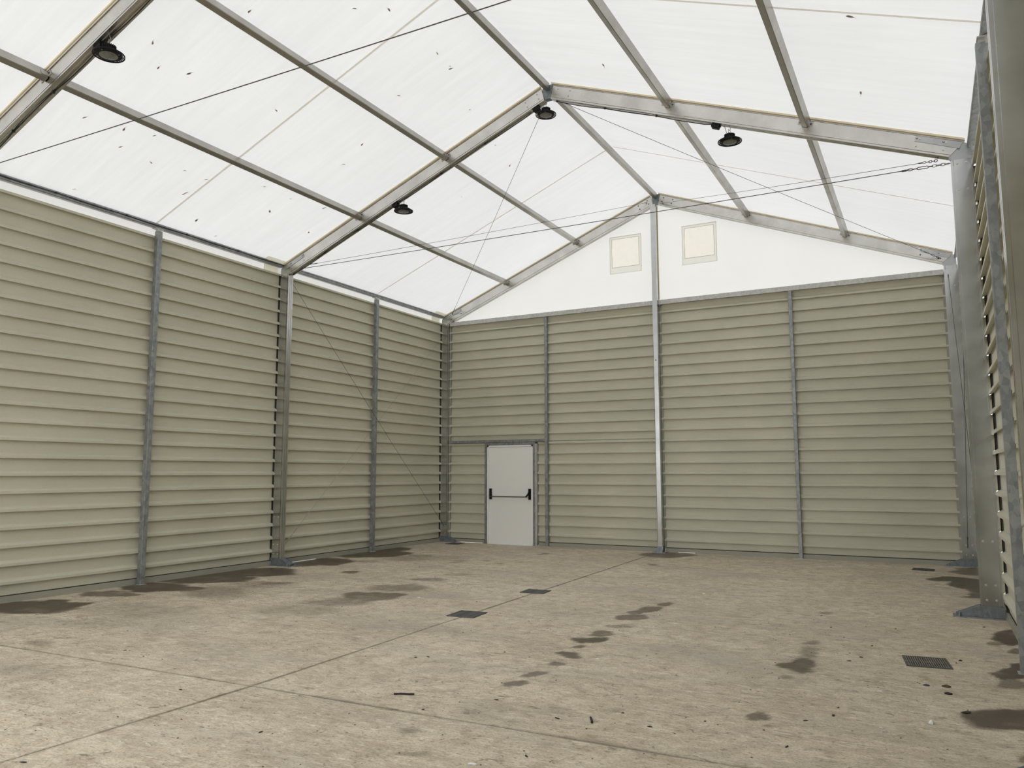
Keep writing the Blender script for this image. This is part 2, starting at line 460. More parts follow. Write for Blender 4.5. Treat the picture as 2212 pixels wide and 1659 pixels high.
def wall_side(name, label, left):
    w = setting(name, label)
    place = (lambda u, d, z: (d - .006, u, z)) if left else (lambda u, d, z: (WR + .006 - d, u, z))
    for bay in range(3):
        y1, y0 = FY[bay] - PW/2 - .004, FY[bay+1] + PW/2 + .004
        if bay >= 2: y0 = FY[bay+1]
        for r in range(5):
            panel(w, place, y0, y1, ROWS[r], ROWS[r+1])
        s = 1 if left else -1; x = 0 if left else WR
        # base flashing with a gap above it and daylight under part of it
        zlow = .0
        spans = [(y0, y1, .0)]
        if left and bay == 0: spans = [(y0, y0 + .06, 0), (y0 + .06, y0 + .95, .011), (y0 + .95, y1, 0)]
        b = MB()
        for a, c, zl in spans:
            b.box(min(x, x + s*.024), max(x, x + s*.024), a, c, zl, .074)
        b.build('base_rail', 'flashing', w)
        MB().box(min(x - s*.012, x - s*.008), max(x - s*.012, x - s*.008), y0, y1, .016, .13).build('base_gap_shade', 'dirt_gap_shade', w)  # dark strip added behind the gap: blocks daylight, paints the gap's shade
        for a, c in ((y0 - .001, y0 + .007), (y1 - .007, y1 + .001)):
            MB().box(min(x - s*.005, x + s*.010), max(x - s*.005, x + s*.010), a, c, .08, 4.795).build('end_closure', 'dirt_gap_shade', w)  # slim closure, its dark colour painting the shaded gap at the sheet end
        # bottom edge flat, top edge lip of the last sheet
        b = MB(); b.box(min(x - s*.004, x + s*.036), max(x - s*.004, x + s*.036), y0, y1, 4.792, 4.797)
        b.build('top_trim', 'flashing', w)
        # white strip of the tent skin above the cladding
        b = MB(); xx = x - s * .035
        b.add([(xx, y0 - .12, 4.62), (xx, y1 + .12, 4.62), (xx - s*.01, y1 + .12, 5.0), (xx - s*.01, y0 - .12, 5.0)], [(0, 1, 2, 3)])
        b.build('skirt_sheet', 'membrane_gable', w)
    for fr in range(3):
        yy = FY[fr]; x = 0 if left else WR; s = 1 if left else -1
        MB().box(min(x - s*.010, x - s*.013), max(x - s*.010, x - s*.013), yy - PW/2 - .06, yy + PW/2 + .06, .02, 4.80).build('edge_strip', 'dirt_gap_shade', w)  # dark strip added outside to stop light leaks, painted as the shadow gap
    return w
wl = wall_side('wall_left', 'grey-green corrugated metal wall on the left', True)
wr = wall_side('wall_right', 'grey-green corrugated metal wall at the right edge', False)

wb = setting('wall_back', 'grey-green corrugated gable wall with white fabric triangle on top')
placeb = lambda u, d, z: (u, .050 - d, z)
CPX = 4.965                                 # centre post
DX0, DX1, DH = 1.10, 2.385, 2.135             # door opening incl. steel frame
for (u0, u1, z0, z1) in [(.19, CPX - .05, None, None), (CPX + .05, W - .19, None, None)]:
    for r in range(5):
        a, c = ROWS[r], ROWS[r+1]
        if r == 4: c = 4.77
        if u0 < 1 and a < DH:
            ztop = min(c, DH)
            panel(wb, placeb, u0, DX0 + .02, a, ztop); panel(wb, placeb, DX1 - .02, u1, a, ztop)
            if c > DH: panel(wb, placeb, u0, u1, DH - .02, c)
        else:
            panel(wb, placeb, u0, u1, a, c)
for u0, u1, zl in [(.26, .33, 0), (.33, 1.06, .011), (1.06, DX0, 0), (DX1, CPX - .06, 0), (CPX + .06, CPX + .3, 0), (CPX + .3, CPX + .62, .011), (CPX + .62, W - .2, 0)]:
    MB().box(u0, u1, .0, .024, zl, .074).build('base_rail', 'flashing', wb)
for u0, u1 in ((.2, DX0), (DX1, CPX - .05), (CPX + .05, W - .2)):
    MB().box(u0, u1, .052, .056, .016, .13).build('base_gap_shade', 'dirt_gap_shade', wb)  # same added dark strip, painting shade into the gap above the rail
# vertical edge strips next to the centre post and corner columns
for x0, x1 in ((CPX - .075, CPX - .045), (CPX + .045, CPX + .075), (.203, .235), (W - .235, W - .203)):
    MB().box(x0, x1, .004, .03, .07, 4.70).build('edge_strip', 'flashing', wb)
# gable fabric
gy = .075
WINS = ((3.985, 4.655, 5.46, 6.225), (5.475, 6.145, 5.46, 6.235))
b = MB()
def gcol(xa, xb, z0=4.66, z1=None):       # a strip of gable fabric up to the roof line or to z1
    if z1 is None: b.add([(xa, gy, z0), (xb, gy, z0), (xb, gy, top(xb) + .015), (xa, gy, top(xa) + .015)], [(0, 1, 2, 3)])
    else: b.add([(xa, gy, z0), (xb, gy, z0), (xb, gy, z1), (xa, gy, z1)], [(0, 1, 2, 3)])
IN = [(x0 + .01, x1 - .01, z0 + .01, z1 - .01) for x0, x1, z0, z1 in WINS]
gcol(-.03, IN[0][0]); gcol(IN[0][1], AX); gcol(AX, IN[1][0]); gcol(IN[1][1], W + .03)
for x0, x1, z0, z1 in IN: gcol(x0, x1, 4.66, z0); gcol(x0, x1, z1)
b.build('gable_sheet', 'membrane_gable', wb)
# unseen front gable behind the camera; its gateway is assumed, shaped to balance the light
wf = setting('wall_front', 'unseen corrugated front wall with assumed open gateway behind the camera')
ye = FY[3]
for u0, u1 in ((0, .4), (7.6, W)):
    for r in range(5): panel(wf, lambda u, d, z: (u, ye + d, z), u0, u1, ROWS[r], ROWS[r+1])
    MB().box(u0, u1, ye - .01, ye + .02, 0, .09).build('base_rail', 'flashing', wf)
MB().add([(-.03, ye - .02, 4.66), (W + .03, ye - .02, 4.66), (W + .03, ye - .02, top(W) + .02), (AX, ye - .02, AZ + .02), (-.03, ye - .02, top(0) + .02)], [(0, 1, 2, 3, 4)]).build('gable_sheet', 'membrane_gable', wf)

# ------------------------------------------------------------------ roof skin
ceil = setting('ceiling', 'white translucent fabric roof of the tent hall')
LIFT = .022
def sheet(side, bay):
    ya, yb_ = FY[bay + 1], FY[bay]
    if bay == 0: yb_ = .10
    xs = [(-.045 + (AX + .045) * i / 10) for i in range(11)] if side < 0 else [AX + (W + .045 - AX) * i / 10 for i in range(11)]
    b = MB(); ny = 10; vs = []
    for x in xs:
        for j in range(ny + 1):
            y = ya + (yb_ - ya) * j / ny
            t = (j / ny); sag = .012 * 4 * t * (1 - t)
            vs.append((x, y, top(x) + LIFT + sag * .6))
    b.add(vs, [(i*(ny+1)+j, (i+1)*(ny+1)+j, (i+1)*(ny+1)+j+1, i*(ny+1)+j+1) for i in range(10) for j in range(ny)])
    sh = b.build('roof_sheet', 'membrane', ceil, True)
    # welded seam up the middle of the bay
    if bay < 2:
        ym = (FY[bay] + FY[bay+1]) / 2 - (0 if side < 0 else .03)
        hw = .016
        xa, xb = xs[0] + .05, xs[-1]
        seam = MB()
        P = []
        for i in range(11):
            x = xa + (xb - xa) * i / 10
            P.append([(x, ym - hw, top(x) + LIFT + .003), (x, ym + hw, top(x) + LIFT + .003)])
        seam.add([q for r in P for q in r], [(2*i, 2*i+1, 2*i+3, 2*i+2) for i in range(10)])
        seam.build('weld_seam', 'membrane_seam', sh)
    return sh
for bay in range(3):
    for side in (-1, 1):
        sh = sheet(side, bay)
        # keder tapes along the rafters
        for yy in ((FY[bay] - PW/2 - .006, FY[bay] - PW/2 - .022), (FY[bay+1] + PW/2 + .006, FY[bay+1] + PW/2 + .022)):
            if bay == 2 and yy[0] < -12: continue
            xa, xb = (.06, AX - .07) if side < 0 else (AX + .07, W - .06)
            kb = MB(); kb.loft([(xa, yy[0], top(xa) + .018), (xa, yy[1], top(xa) + .018), (xa, yy[1], top(xa) - .004), (xa, yy[0], top(xa) - .004)],
                               [(xb, yy[0], top(xb) + .018), (xb, yy[1], top(xb) + .018), (xb, yy[1], top(xb) - .004), (xb, yy[0], top(xb) - .004)])
            kb.build('keder_tape', 'membrane_keder', sh)
        # doubled corner patches at the eaves
        if side < 0:
            y = FY[bay] - PW/2 - .02
            x0, x1 = .02, .16
            MB().add([(x0, y - .40, top(x0) + LIFT - .004), (x1, y - .40, top(x1) + LIFT - .004), (x1, y, top(x1) + LIFT - .004), (x0, y, top(x0) + LIFT - .004)], [(0, 1, 2, 3)]).build('corner_patch', 'membrane_double', sh)
for bay in (0, 1):
    y = FY[bay] - PW/2 - .004
    MB().add([(-.028, y - .33, 4.74), (-.028, y - .015, 4.74), (-.028, y - .015, 4.92), (-.028, y - .33, 4.92)], [(0, 1, 2, 3)]).build('corner_patch', 'membrane_double', wl)

# ------------------------------------------------------------------ portal frames
def section(d, w, lip=.017, gw=.008, gd=.014):
    h = w / 2
    side = [(0, -h), (lip, -h), (lip, -h+gd), (lip+gw, -h+gd), (lip+gw, -h), (d-lip-gw, -h), (d-lip-gw, -h+gd), (d-lip, -h+gd), (d-lip, -h), (d, -h)]
    inner = [(d, -.024), (d-.007, -.024), (d-.007, -.012), (d, -.012), (d, .012), (d-.007, .012), (d-.007, .024), (d, .024)]
    return side + inner + [(a, -b) for a, b in side[::-1]]
SEC = section(PD, PW)
PLACE = ['at the gable end', 'in the middle', 'nearest the camera']
ROWN = {0: 'back', 1: 'middle', 2: 'front'}
def shoe(parent, x_out, sgn, y):
    """galvanised foot: two sloping cheeks on a base plate, reaching into the hall"""
    b = MB()
    for yy in (y - PW/2 - .008, y + PW/2 + .002):
        prof = [(0.0, .012), (.43, .012), (.43, .03), (.215, .125), (0, .125)]
        b.loft([(x_out + sgn*a, yy, z) for a, z in prof], [(x_out + sgn*a, yy + .006, z) for a, z in prof])
    # bent web between the cheeks, folded down to the tip
    prof = [(.21, .122), (.40, .032), (.40, .026), (.205, .114)]
    b.loft([(x_out + sgn*a, y - PW/2 - .004, z) for a, z in prof], [(x_out + sgn*a, y + PW/2 + .004, z) for a, z in prof])
    s = b.build('base_shoe', 'galvanised_shoe', parent); s['label'] = 'blue-grey galvanised foot'
    b = MB(); b.box(min(x_out, x_out + sgn*.46), max(x_out, x_out + sgn*.46), y - PW/2 - .055, y + PW/2 + .055, 0, .011)
    b.build('base_plate', 'galvanised', parent)
    for yy in (y - PW/2 - .03, y + PW/2 + .03):
        b = MB(); b.lathe([(.012, 0), (.012, .012), (.007, .012), (.007, .035)], 8, (x_out + sgn*.40, yy, .011)); b.build('anchor_bolt', 'galvanised', parent)
def column(fr, left):
    y = FY[fr]; sgn = 1 if left else -1; xo = 0 if left else W; H = HL if left else HR
    side = 'left' if left else 'right'
    lab = {0: 'aluminium corner column where the %s wall meets the gable wall' % side,
           1: 'tall aluminium column on the %s wall between the two bays' % side,
           2: 'large aluminium column cut off by the %s picture edge' % side}[fr]
    t = thing('frame_column', lab, 'column', (0, 0, 0), 'aluminium frame columns')
    b = MB(); b.loft([(xo + sgn*a, y + c, .118) for a, c in SEC], [(xo + sgn*a, y + c, H) for a, c in SEC])
    b.build('profile', 'aluminium', t)
    shoe(t, xo, sgn, y)
    fy = y - PW/2
    for z in (H - .045, H - .34):
        for a in (.06, .145): bolt(t, (xo + sgn*(PD - a + .004), fy, z))
    for z in (.775, .335, .185):
        for a in (.06, .145): bolt(t, (xo + sgn*(PD - a + .004), fy, z))
    # angle strip that holds the cladding on both sides of the column
    for yy in ((y - PW/2 - .004, y - PW/2 + .0), (y + PW/2, y + PW/2 + .004)):
        MB().box(min(xo + sgn*.002, xo + sgn*.0), max(xo + sgn*.002, xo + sgn*.0), yy[0] - .0, yy[1], .13, H - .05)
    return t
cols = {}
for fr in (0, 1, 2):
    for left in (True, False):
        if fr == 2 and left: continue
        cols[fr, left] = column(fr, left)
b = MB().box(.135, .205, FY[1] + .012, FY[1] + .05, 4.12, 4.25)
b = MB().box(.2035, .2045, FY[1] + .005, FY[1] + .056, 4.05, 4.20).build('paper_tag', 'paper_tag', cols[1, True]); b['label'] = 'pale sticker'

def rafter(fr, left):
    y = FY[fr]; s = SL if left else SR; th = math.atan(s)
    ux, uz = (math.cos(th), math.sin(th)); side = 'left' if left else 'right'
    lab = {0: '%s aluminium rafter sloping along the top of the gable' % side,
           1: '%s aluminium rafter of the middle frame, hung with lamps' % side,
           2: 'aluminium rafter crossing the top %s corner of the picture' % side}[fr]
    t = thing('roof_rafter', lab, 'beam', (0, 0, 0), 'aluminium roof rafters')
    def pt(x, a, c):     # point at horizontal place x on the line a below the top
        return (x, y + c, top(x) - a / math.cos(th))
    A, B = [], []
    for a, c in SEC:
        k = a / PD
        xe = .055 + .165 * k; xa = AX - (.10 - .05 * k)
        if not left: xe = W - xe; xa = AX + (.10 - .05 * k)
        A.append(pt(xe, a, c)); B.append(pt(xa, a, c))
    MB().loft(A, B).build('profile', 'aluminium_rafter', t)
    fy = y - PW/2
    # bolts at the apex and the eave splice plate
    sg = -1 if left else 1
    for dx, a in ((.165, .058), (.35, .058), (.135, .135), (.32, .135)):
        x = AX + sg * dx; bolt(t, pt(x, a, -PW/2), 'bolt' if fr else 'bolt_dark')
    e = lambda q: q if left else W - q
    for dx, a in ((.27, .138), (.53, .138)): bolt(t, pt(e(dx), a, -PW/2), 'bolt' if fr else 'bolt_dark')
    pl = MB()
    ring = [pt(e(.085), .026, 0), pt(e(.52), .026, 0), pt(e(.54), .088, 0), pt(e(.115), .098, 0)]
    pl.loft([(q[0], fy - .0065, q[2]) for q in ring], [(q[0], fy - .0005, q[2]) for q in ring])
    p_ = pl.build('splice_plate', 'aluminium_plate', t); p_['label'] = 'flat steel plate at the eave'
    for dx in (.235, .49): 
        q = pt(e(dx), .055, -PW/2); bolt(t, (q[0], q[1] - .0065, q[2]))
        b = MB(); q2 = pt(e(dx + .035), .05, 0); b.tube([(q[0] + (q2[0]-q[0])*k, fy - .009, q[2] + (q2[2]-q[2])*k + .008*math.sin(k*6.28)) for k in (.35, .5, .65, .8, 1)], .004, 5)
        b.build('slot_hook', 'bolt_dark', t)
    # steel knee between rafter and column
    H = HL if left else HR
    kn = [(0.012, H - .06), (.19, H - .06), (.19, H + .004)] + [(.225, top(e(.225)) - PD / math.cos(th) + .006), (.075, top(e(.075)) - .02), (.02, top(e(.02)) - .03)]
    kb = MB(); kb.loft([(e(a), y - PW/2 + .010, z) for a, z in kn], [(e(a), y + PW/2 - .010, z) for a, z in kn])
    k_ = kb.build('knee_insert', 'aluminium_plate', t); k_['label'] = 'steel knee joining rafter and column'
    if left and fr >= 0:
        ap = [(AX - .085, AZ - .025), (AX + .085, AZ - .025), (AX + .045, AZ - .225), (AX - .045, AZ - .225)]
        ab = MB(); ab.loft([(x, y - PW/2 + .014, z) for x, z in ap], [(x, y + PW/2 - .014, z) for x, z in ap])
        q = ab.build('ridge_joint', 'galvanised_shoe', t); q['label'] = 'dark steel ridge joint'
    return t
rafters = {}
for fr in (0, 1, 2):
    for left in (True, False):
        rafters[fr, left] = rafter(fr, left)

# purlins ----------------------------------------------------------------
BAYN = ['in the bay next to the gable', 'in the middle bay', 'in the bay over the camera']
def purlin(x, bay, kind):
    s = SL if x < AX else -SR
    if kind == 'ridge': s = 0
    th = math.atan(s)
    ya, yb = FY[bay+1] + PW/2 + .008, FY[bay] - PW/2 - .008
    n = Vector((math.sin(th), 0, -math.cos(th))); u = Vector((math.cos(th), 0, math.sin(th)))
    zt = top(x) - (.0 if kind != 'ridge' else .012)
    P = Vector((x, 0, zt)); hw, dp = .036, .105
    if kind == 'ridge': hw, dp = .036, .095
    names = {'L1': 'lower purlin of the left roof slope', 'L2': 'upper purlin of the left roof slope', 'ridge': 'ridge purlin along the roof peak', 'R1': 'upper purlin of the right roof slope', 'R2': 'lower purlin of the right roof slope'}
    t = thing('roof_purlin', 'aluminium %s %s' % (names[kind], BAYN[bay]), 'beam', (0, 0, 0), 'roof purlins')
    c4 = [P - u*hw, P + u*hw, P + u*hw + n*dp, P - u*hw + n*dp]
    # bevelled lower corners
    r = .006
    c6 = [c4[0], c4[1], c4[1] + n*(dp - r), c4[1] + n*dp - u*r, c4[0] + n*dp + u*r, c4[0] + n*(dp - r)]
    MB().loft([(q.x, ya, q.z) for q in c6], [(q.x, yb, q.z) for q in c6]).build('profile', 'aluminium_purlin', t)
    if kind != 'ridge':
        for yy, dr in ((ya, 1), (yb, -1)):
            for sd in (-1, 1):
                b = MB()
                q = P + u * sd * (hw + .026) + n * (dp * .55)
                b.obox((q.x, yy - dr*.004, q.z), u * .024, (0, .003, 0), n * .026)
                q2 = P + u * sd * (hw + .003) + n * (dp * .55)
                b.obox((q2.x, yy + dr*.03, q2.z), u * .0025, (0, .036, 0), n * .026)
                b.build('end_bracket', 'galvanised_beam', t)
                if dr < 0: bolt(t, (q.x, yy - .0 - .0, q.z), 'bolt_dark')
                else: pass
    return t
for bay in range(3):
    for x, k in ((1.655, 'L1'), (3.285, 'L2'), (AX, 'ridge'), (6.755, 'R1'), (8.415, 'R2')):
        purlin(x, bay, k)
# eave beams ---------------------------------------------------------------
for bay in range(3):
    for left in (True, False):
        ya, yb = FY[bay+1] + PW/2 + .004, FY[bay] - PW/2 - .004
        t = thing('eave_beam', 'grey galvanised eave beam above the %s wall %s' % ('left' if left else 'right', BAYN[bay]), 'beam', (0, 0, 0), 'eave beams')
        e = (lambda a: a) if left else (lambda a: WR - a)
        dz = 0 if left else .065
        z0 = 4.903 + dz
        pr = [(-.015, z0 + .012), (.07, z0), (.078, z0 + .008), (.078, z0 + .03), (.071, z0 + .034), (.071, z0 + .044), (.078, z0 + .048), (.072, z0 + .078), (-.015, z0 + .058)]
        MB().loft([(e(a), ya, z) for a, z in pr], [(e(a), yb, z) for a, z in pr]).build('profile', 'galvanised', t)

# wall posts ---------------------------------------------------------------
def wall_post(x, y, left, lab):
    t = thing('wall_post', lab, 'post', (0, 0, 0), 'galvanised wall posts')
    sg = 1 if left else -1; dz = 0 if left else .065
    xa = x + sg * .045
    hw = .037
    pr = [(0, -hw), (.066, -hw), (.070, -hw + .006), (.070, hw - .006), (.066, hw), (0, hw)]
    MB().loft([(xa + sg*a, y + c, .006) for a, c in pr], [(xa + sg*a, y + c, 4.858 + dz) for a, c in pr]).build('profile', 'galvanised', t)
    MB().box(min(xa, xa + sg*.087), max(xa, xa + sg*.087), y - .05, y + .05, 0, .006).build('foot_plate', 'galvanised_beam', t)
    b = MB(); b.box(min(xa + sg*.004, xa + sg*.05), max(xa + sg*.004, xa + sg*.05), y - .028, y + .028, 4.858 + dz, 4.895 + dz)
    b.box(min(xa - sg*.03, xa + sg*.058), max(xa - sg*.03, xa + sg*.058), y - .062, y + .062, 4.891 + dz, 4.901 + dz)
    b.build('head_clamp', 'galvanised_beam', t)
    return t
wall_post(0, -2.465, True, 'galvanised post on the left wall between corner and middle column')
wall_post(0, -7.385, True, 'galvanised post on the left wall nearest the camera')
wall_post(WR, -2.465, False, 'galvanised post on the right wall beyond the middle column')
wall_post(WR, -7.39, False, 'mottled galvanised post along the right picture edge')
def gable_post(x, lab, h):
    t = thing('wall_post', lab, 'post', (0, 0, 0), 'galvanised wall posts')
    pr = [(-.03, -.05), (-.026, -.054), (.026, -.054), (.03, -.05), (.03, .008), (-.03, .008)]
    MB().loft([(x + a, c, .006) for a, c in pr], [(x + a, c, h) for a, c in pr]).build('profile', 'galvanised', t)
    MB().box(x - .05, x + .05, -.07, .008, 0, .006).build('foot_plate', 'galvanised_beam', t)
gable_post(2.585, 'galvanised post on the gable wall right of the white door', 4.70)
gable_post(7.435, 'galvanised post on the right half of the gable wall', 4.71)
# gable beams and the tall centre post
for x0, x1, lab in ((.235, CPX - .05, 'galvanised beam along the top of the gable cladding, left of the centre post'), (CPX + .05, W - .21, 'galvanised beam along the top of the gable cladding, right of the centre post')):
    t = thing('gable_beam', lab, 'beam', (0, 0, 0), 'gable beams')
    z0 = 4.715
    pr = [(-.055, z0), (.03, z0), (.03, z0 + .085), (-.055, z0 + .085)]
    MB().loft([(x0, a, z) for a, z in pr], [(x1, a, z) for a, z in pr]).build('profile', 'galvanised_beam', t)
    for xx in (x0 + .03, x1 - .03):
        MB().box(xx - .025, xx + .025, -.05, .02, z0 - .012, z0).build('end_bracket', 'galvanised', t)
t = thing('centre_post', 'tall pale aluminium post in the middle of the gable wall', 'post')
hw = .048
pr = [(-hw, -.13), (-hw + .008, -.135), (hw - .008, -.135), (hw, -.13), (hw, -.02), (hw - .01, -.02), (hw - .01, -.008), (hw, -.008), (hw, .001), (-hw, .001), (-hw, -.008), (-hw + .01, -.008), (-hw + .01, -.02), (-hw, -.02)]
MB().loft([(CPX + a, c, .10) for a, c in pr], [(CPX + a, c, 6.70) for a, c in pr]).build('profile', 'aluminium', t)
MB().box(CPX + hw + .0005, CPX + hw + .014, -.012, .0, 4.82, 6.69).build('keder_tape', 'membrane_keder', t)
b = MB()
for sg in (-1, 1):
    prf = [(-.20, .012), (-.002, .012), (-.002, .115), (-.135, .115)]
    b.loft([(CPX + sg*(hw + .003), a, z) for a, z in prf], [(CPX + sg*(hw + .010), a, z) for a, z in prf])
b.loft([(CPX - hw, -.137, .112), (CPX + hw, -.137, .112), (CPX + hw, -.143, .112), (CPX - hw, -.143, .112)], [(CPX - hw, -.19, .014), (CPX + hw, -.19, .014), (CPX + hw, -.197, .014), (CPX - hw, -.197, .014)])
q = b.build('base_shoe', 'galvanised_shoe', t); q['label'] = 'blue-grey galvanised foot'
MB().box(CPX - .12, CPX + .12, -.25, .0, 0, .011).build('base_plate', 'galvanised', t)
bolt(t, (CPX, -.135, 3.62), 'bolt_dark')

# ------------------------------------------------------------------ fabric vent windows in the gable
for i, (x0, x1, z0, z1) in enumerate(WINS):
    w = setting('window_%d' % (i + 1), ('left' if i == 0 else 'right') + ' square fabric vent window high in the gable')
    yy = gy - .004
    b = MB()
    ix0, ix1, iz0, iz1 = x0 + .055, x1 - .055, z0 + .13, z1 - .06
    for (a, c, d, e_) in ((x0, ix0, z0, z1), (ix1, x1, z0, z1), (ix0, ix1, z0, iz0), (ix0, ix1, iz1, z1)):
        b.add([(a, yy - .004, d), (c, yy - .004, d), (c, yy - .004, e_), (a, yy - .004, e_)], [(0, 1, 2, 3)])
    b.build('flap_border', 'vent_border', w)
    b = MB(); n_ = 8
    vs = [(ix0 + (ix1-ix0)*p/n_, yy - .003 - .003*math.sin(p*1.7 + q_*1.1), iz0 + (iz1-iz0)*q_/n_) for q_ in range(n_+1) for p in range(n_+1)]
    b.add(vs, [(q_*(n_+1)+p, q_*(n_+1)+p+1, (q_+1)*(n_+1)+p+1, (q_+1)*(n_+1)+p) for q_ in range(n_) for p in range(n_)])
    b.build('mesh_pane', 'vent_mesh', w, True)
    b = MB()
    for (a, c, d, e_) in ((ix0-.008, ix0, iz0, iz1), (ix1, ix1+.008, iz0, iz1), (ix0-.008, ix1+.008, iz0-.008, iz0), (ix0-.008, ix1+.008, iz1, iz1+.008)):
        b.box(a, c, yy - .009, yy - .0065, d, e_)
    b.build('weld_line', 'weld_tape', w)

# ------------------------------------------------------------------ door
d = setting('door_1', 'white metal emergency door with black push bar')
DL0, DL1, DT = 1.185, 2.268, 2.055
fy0, fy1 = -.035, .06
MB().box(DL0 - .058, DL0 - .004, fy0, fy1, 0, DT + .055).build('door_post', 'galvanised_door_frame', d)
MB().box(DL1 + .004, DL1 + .055, fy0, fy1, 0, DT + .055).build('door_post', 'galvanised_door_frame', d)
MB().box(DL1 + .058, DL1 + .095, fy0 - .01, fy1, 0, DT + .02).build('door_post', 'galvanised_beam', d)
MB().box(.235, 2.553, fy0 - .004, .03, DT + .062, DT + .115).build('lintel_rail', 'galvanised_door_frame', d)
MB().box(DL0 - .004, DL1 + .004, fy0, fy1, DT + .004, DT + .056).build('door_head', 'galvanised_door_frame', d)
MB().box(DX0 - .03, DX1 + .06, .064, .068, .012, DH + .08).build('frame_light_block', 'dirt_gap_shade', d)  # dark sheet added behind the door frame to block leaking light
b = MB(); fw = .032
b.box(DL0, DL0 + fw, -.03, .05, .01, DT); b.box(DL1 - fw, DL1, -.03, .05, .01, DT); b.box(DL0, DL1, -.03, .05, DT - fw, DT); b.box(DL0, DL1, -.03, .05, .0, .02)
b.build('door_frame', 'door_edge', d)
leaf = MB().box(DL0 + fw + .003, DL1 - fw - .003, -.014, .04, .022, DT - fw - .003).build('door_leaf', 'door_white', d)
bar = MB(); bz = .985
bar.tube([(DL0 + .10, -.085, bz), (DL1 - .11, -.085, bz)], .011, 10)
bar.build('push_bar', 'bolt_dark', leaf, True)
for xx, sg in ((DL0 + .085, 1), (DL1 - .075, -1)):
    h = MB()
    pr = [(-.026, -.016), (-.022, -.05), (-.012, -.062), (.012, -.062), (.022, -.05), (.026, -.016)]
    h.loft([(xx + a, c, bz - .055) for a, c in pr], [(xx + a, c, bz + .165) for a, c in pr])
    h.tube([(xx, -.055, bz + .105), (xx + sg*.02, -.078, bz + .045), (xx + sg*.06, -.085, bz)], [.015, .017, .016], 8)
    h.build('push_bar_mount', 'black_plastic', leaf, True)

# ------------------------------------------------------------------ high bay lamps
def lamp(fr, x, lab, tilt=(0, 0, 0)):
    y = FY[fr]
    th = math.atan(SL if x < AX else SR)
    zu = top(x) - PD / math.cos(th)           # rafter underside here
    if abs(x - AX) < .1: zu = AZ - .23
    t = thing('high_bay_lamp', lab, 'lamp', (x, y, zu), 'round black high bay lamps')
    def B(mb, name, m, par=t, smooth=True): return mb.build(name, m, par, smooth)
    B(MB().tube([(0, 0, .002), (0, 0, -.014), (.012, 0, -.026), (.012, 0, -.044), (0, 0, -.056), (-.012, 0, -.046), (-.013, 0, -.036)], .004, 6), 'hook', 'zinc_hook')
    B(MB().tube([(0.013*math.cos(a), 0.0, -.071 + .017*math.sin(a)) for a in [2*math.pi*k/10 for k in range(10)]], .003, 5, True), 'eye_ring', 'zinc_hook')
    zt = -.088
    house = B(MB().lathe([(.008, zt), (.014, zt - .002), (.014, zt - .012), (.03, zt - .014), (.050, zt - .020), (.056, zt - .030), (.058, zt - .055), (.064, zt - .060), (.082, zt - .072), (.112, zt - .092), (.121, zt - .100), (.121, zt - .118), (.10, zt - .121), (.086, zt - .121)], 40), 'housing', 'black_paint')
    f = MB()
    for k in range(20):
        a = 2*math.pi*k/20; c, s_ = math.cos(a), math.sin(a)
        f.obox((.058*c, .058*s_, zt - .038), (.007*c, .007*s_, 0), (-.0022*s_, .0022*c, 0), (0, 0, .017))
        f.obox((.095*c, .095*s_, zt - .083), (.026*c, .026*s_, -.014), (-.002*s_, .002*c, 0), (0, 0, .006))
    B(f, 'cooling_fin', 'black_paint', house, False)
    B(MB().lathe([(.084, zt - .118), (.084, zt - .124), (.07, zt - .128), (.02, zt - .129)], 36), 'lens', 'lamp_lens')
    r = MB()
    o = len(r.v); nn = 48
    for rr, zz in ((.140, zt - .108), (.147, zt - .108), (.147, zt - .120), (.140, zt - .120)):
        r.v += [(rr*math.cos(2*math.pi*k/nn), rr*math.sin(2*math.pi*k/nn), zz) for k in range(nn)]
    for i in range(4):
        for k in range(nn):
            r.f.append((o + i*nn + k, o + i*nn + (k+1) % nn, o + ((i+1) % 4)*nn + (k+1) % nn, o + ((i+1) % 4)*nn + k))
    B(r, 'rim_ring', 'black_paint')
    sp = MB()
    for k in range(30):
        a = 2*math.pi*k/30; c, s_ = math.cos(a), math.sin(a)
        sp.obox((.131*c, .131*s_, zt - .114), (.012*c, .012*s_, 0), (-.0020*s_, .0020*c, 0), (0, 0, .004))
    B(sp, 'rim_spoke', 'black_paint', t, False)
    sc = MB()
    for k in range(4):
        a = .4 + math.pi*k/2
        sc.lathe([(.007, zt - .119), (.007, zt - .124)], 8, (.107*math.cos(a), .107*math.sin(a), 0))
    B(sc, 'lens_screw', 'galvanised_shoe', t, False)
    # supply lead from the connection box
    bx = -.155 if x < AX + .1 else -.155
    sl = SL if x < AX else -SR
    if abs(x - AX) < .1: sl = SL
    bzv = sl * bx - .03
    B(MB().tube([(bx + .079, 0, bzv + sl*.066 + .006), (bx + .095, .005, bzv - .012), (bx + .115, .008, -.065), (-.028, .006, zt - .01), (-.024, .004, zt - .022)], .0042, 6), 'supply_lead', 'cable_grey')
    # connection box fixed to the rafter
    j = thing('connection_box', 'black cable box beside the lamp ' + lab.split(' lamp ')[1], 'box', (x + bx, y, zu + sl * bx), 'black cable boxes')
    th2 = math.atan(sl); u = Vector((math.cos(th2), 0, math.sin(th2))); nrm = Vector((math.sin(th2), 0, -math.cos(th2)))
    b = MB(); b.obox(nrm * .026, u * .048, (0, .036, 0), nrm * .025); b.build('case', 'black_plastic', j)
    b = MB(); b.obox(nrm * .054, u * .042, (0, .031, 0), nrm * .004); b.build('lid', 'black_plastic', j)
    for sd in (-1, 1):
        b = MB(); b.tube([nrm * .024 + u * sd * .047, nrm * .024 + u * sd * .064], .010, 8); b.build('cable_gland', 'black_plastic', j)
    return t
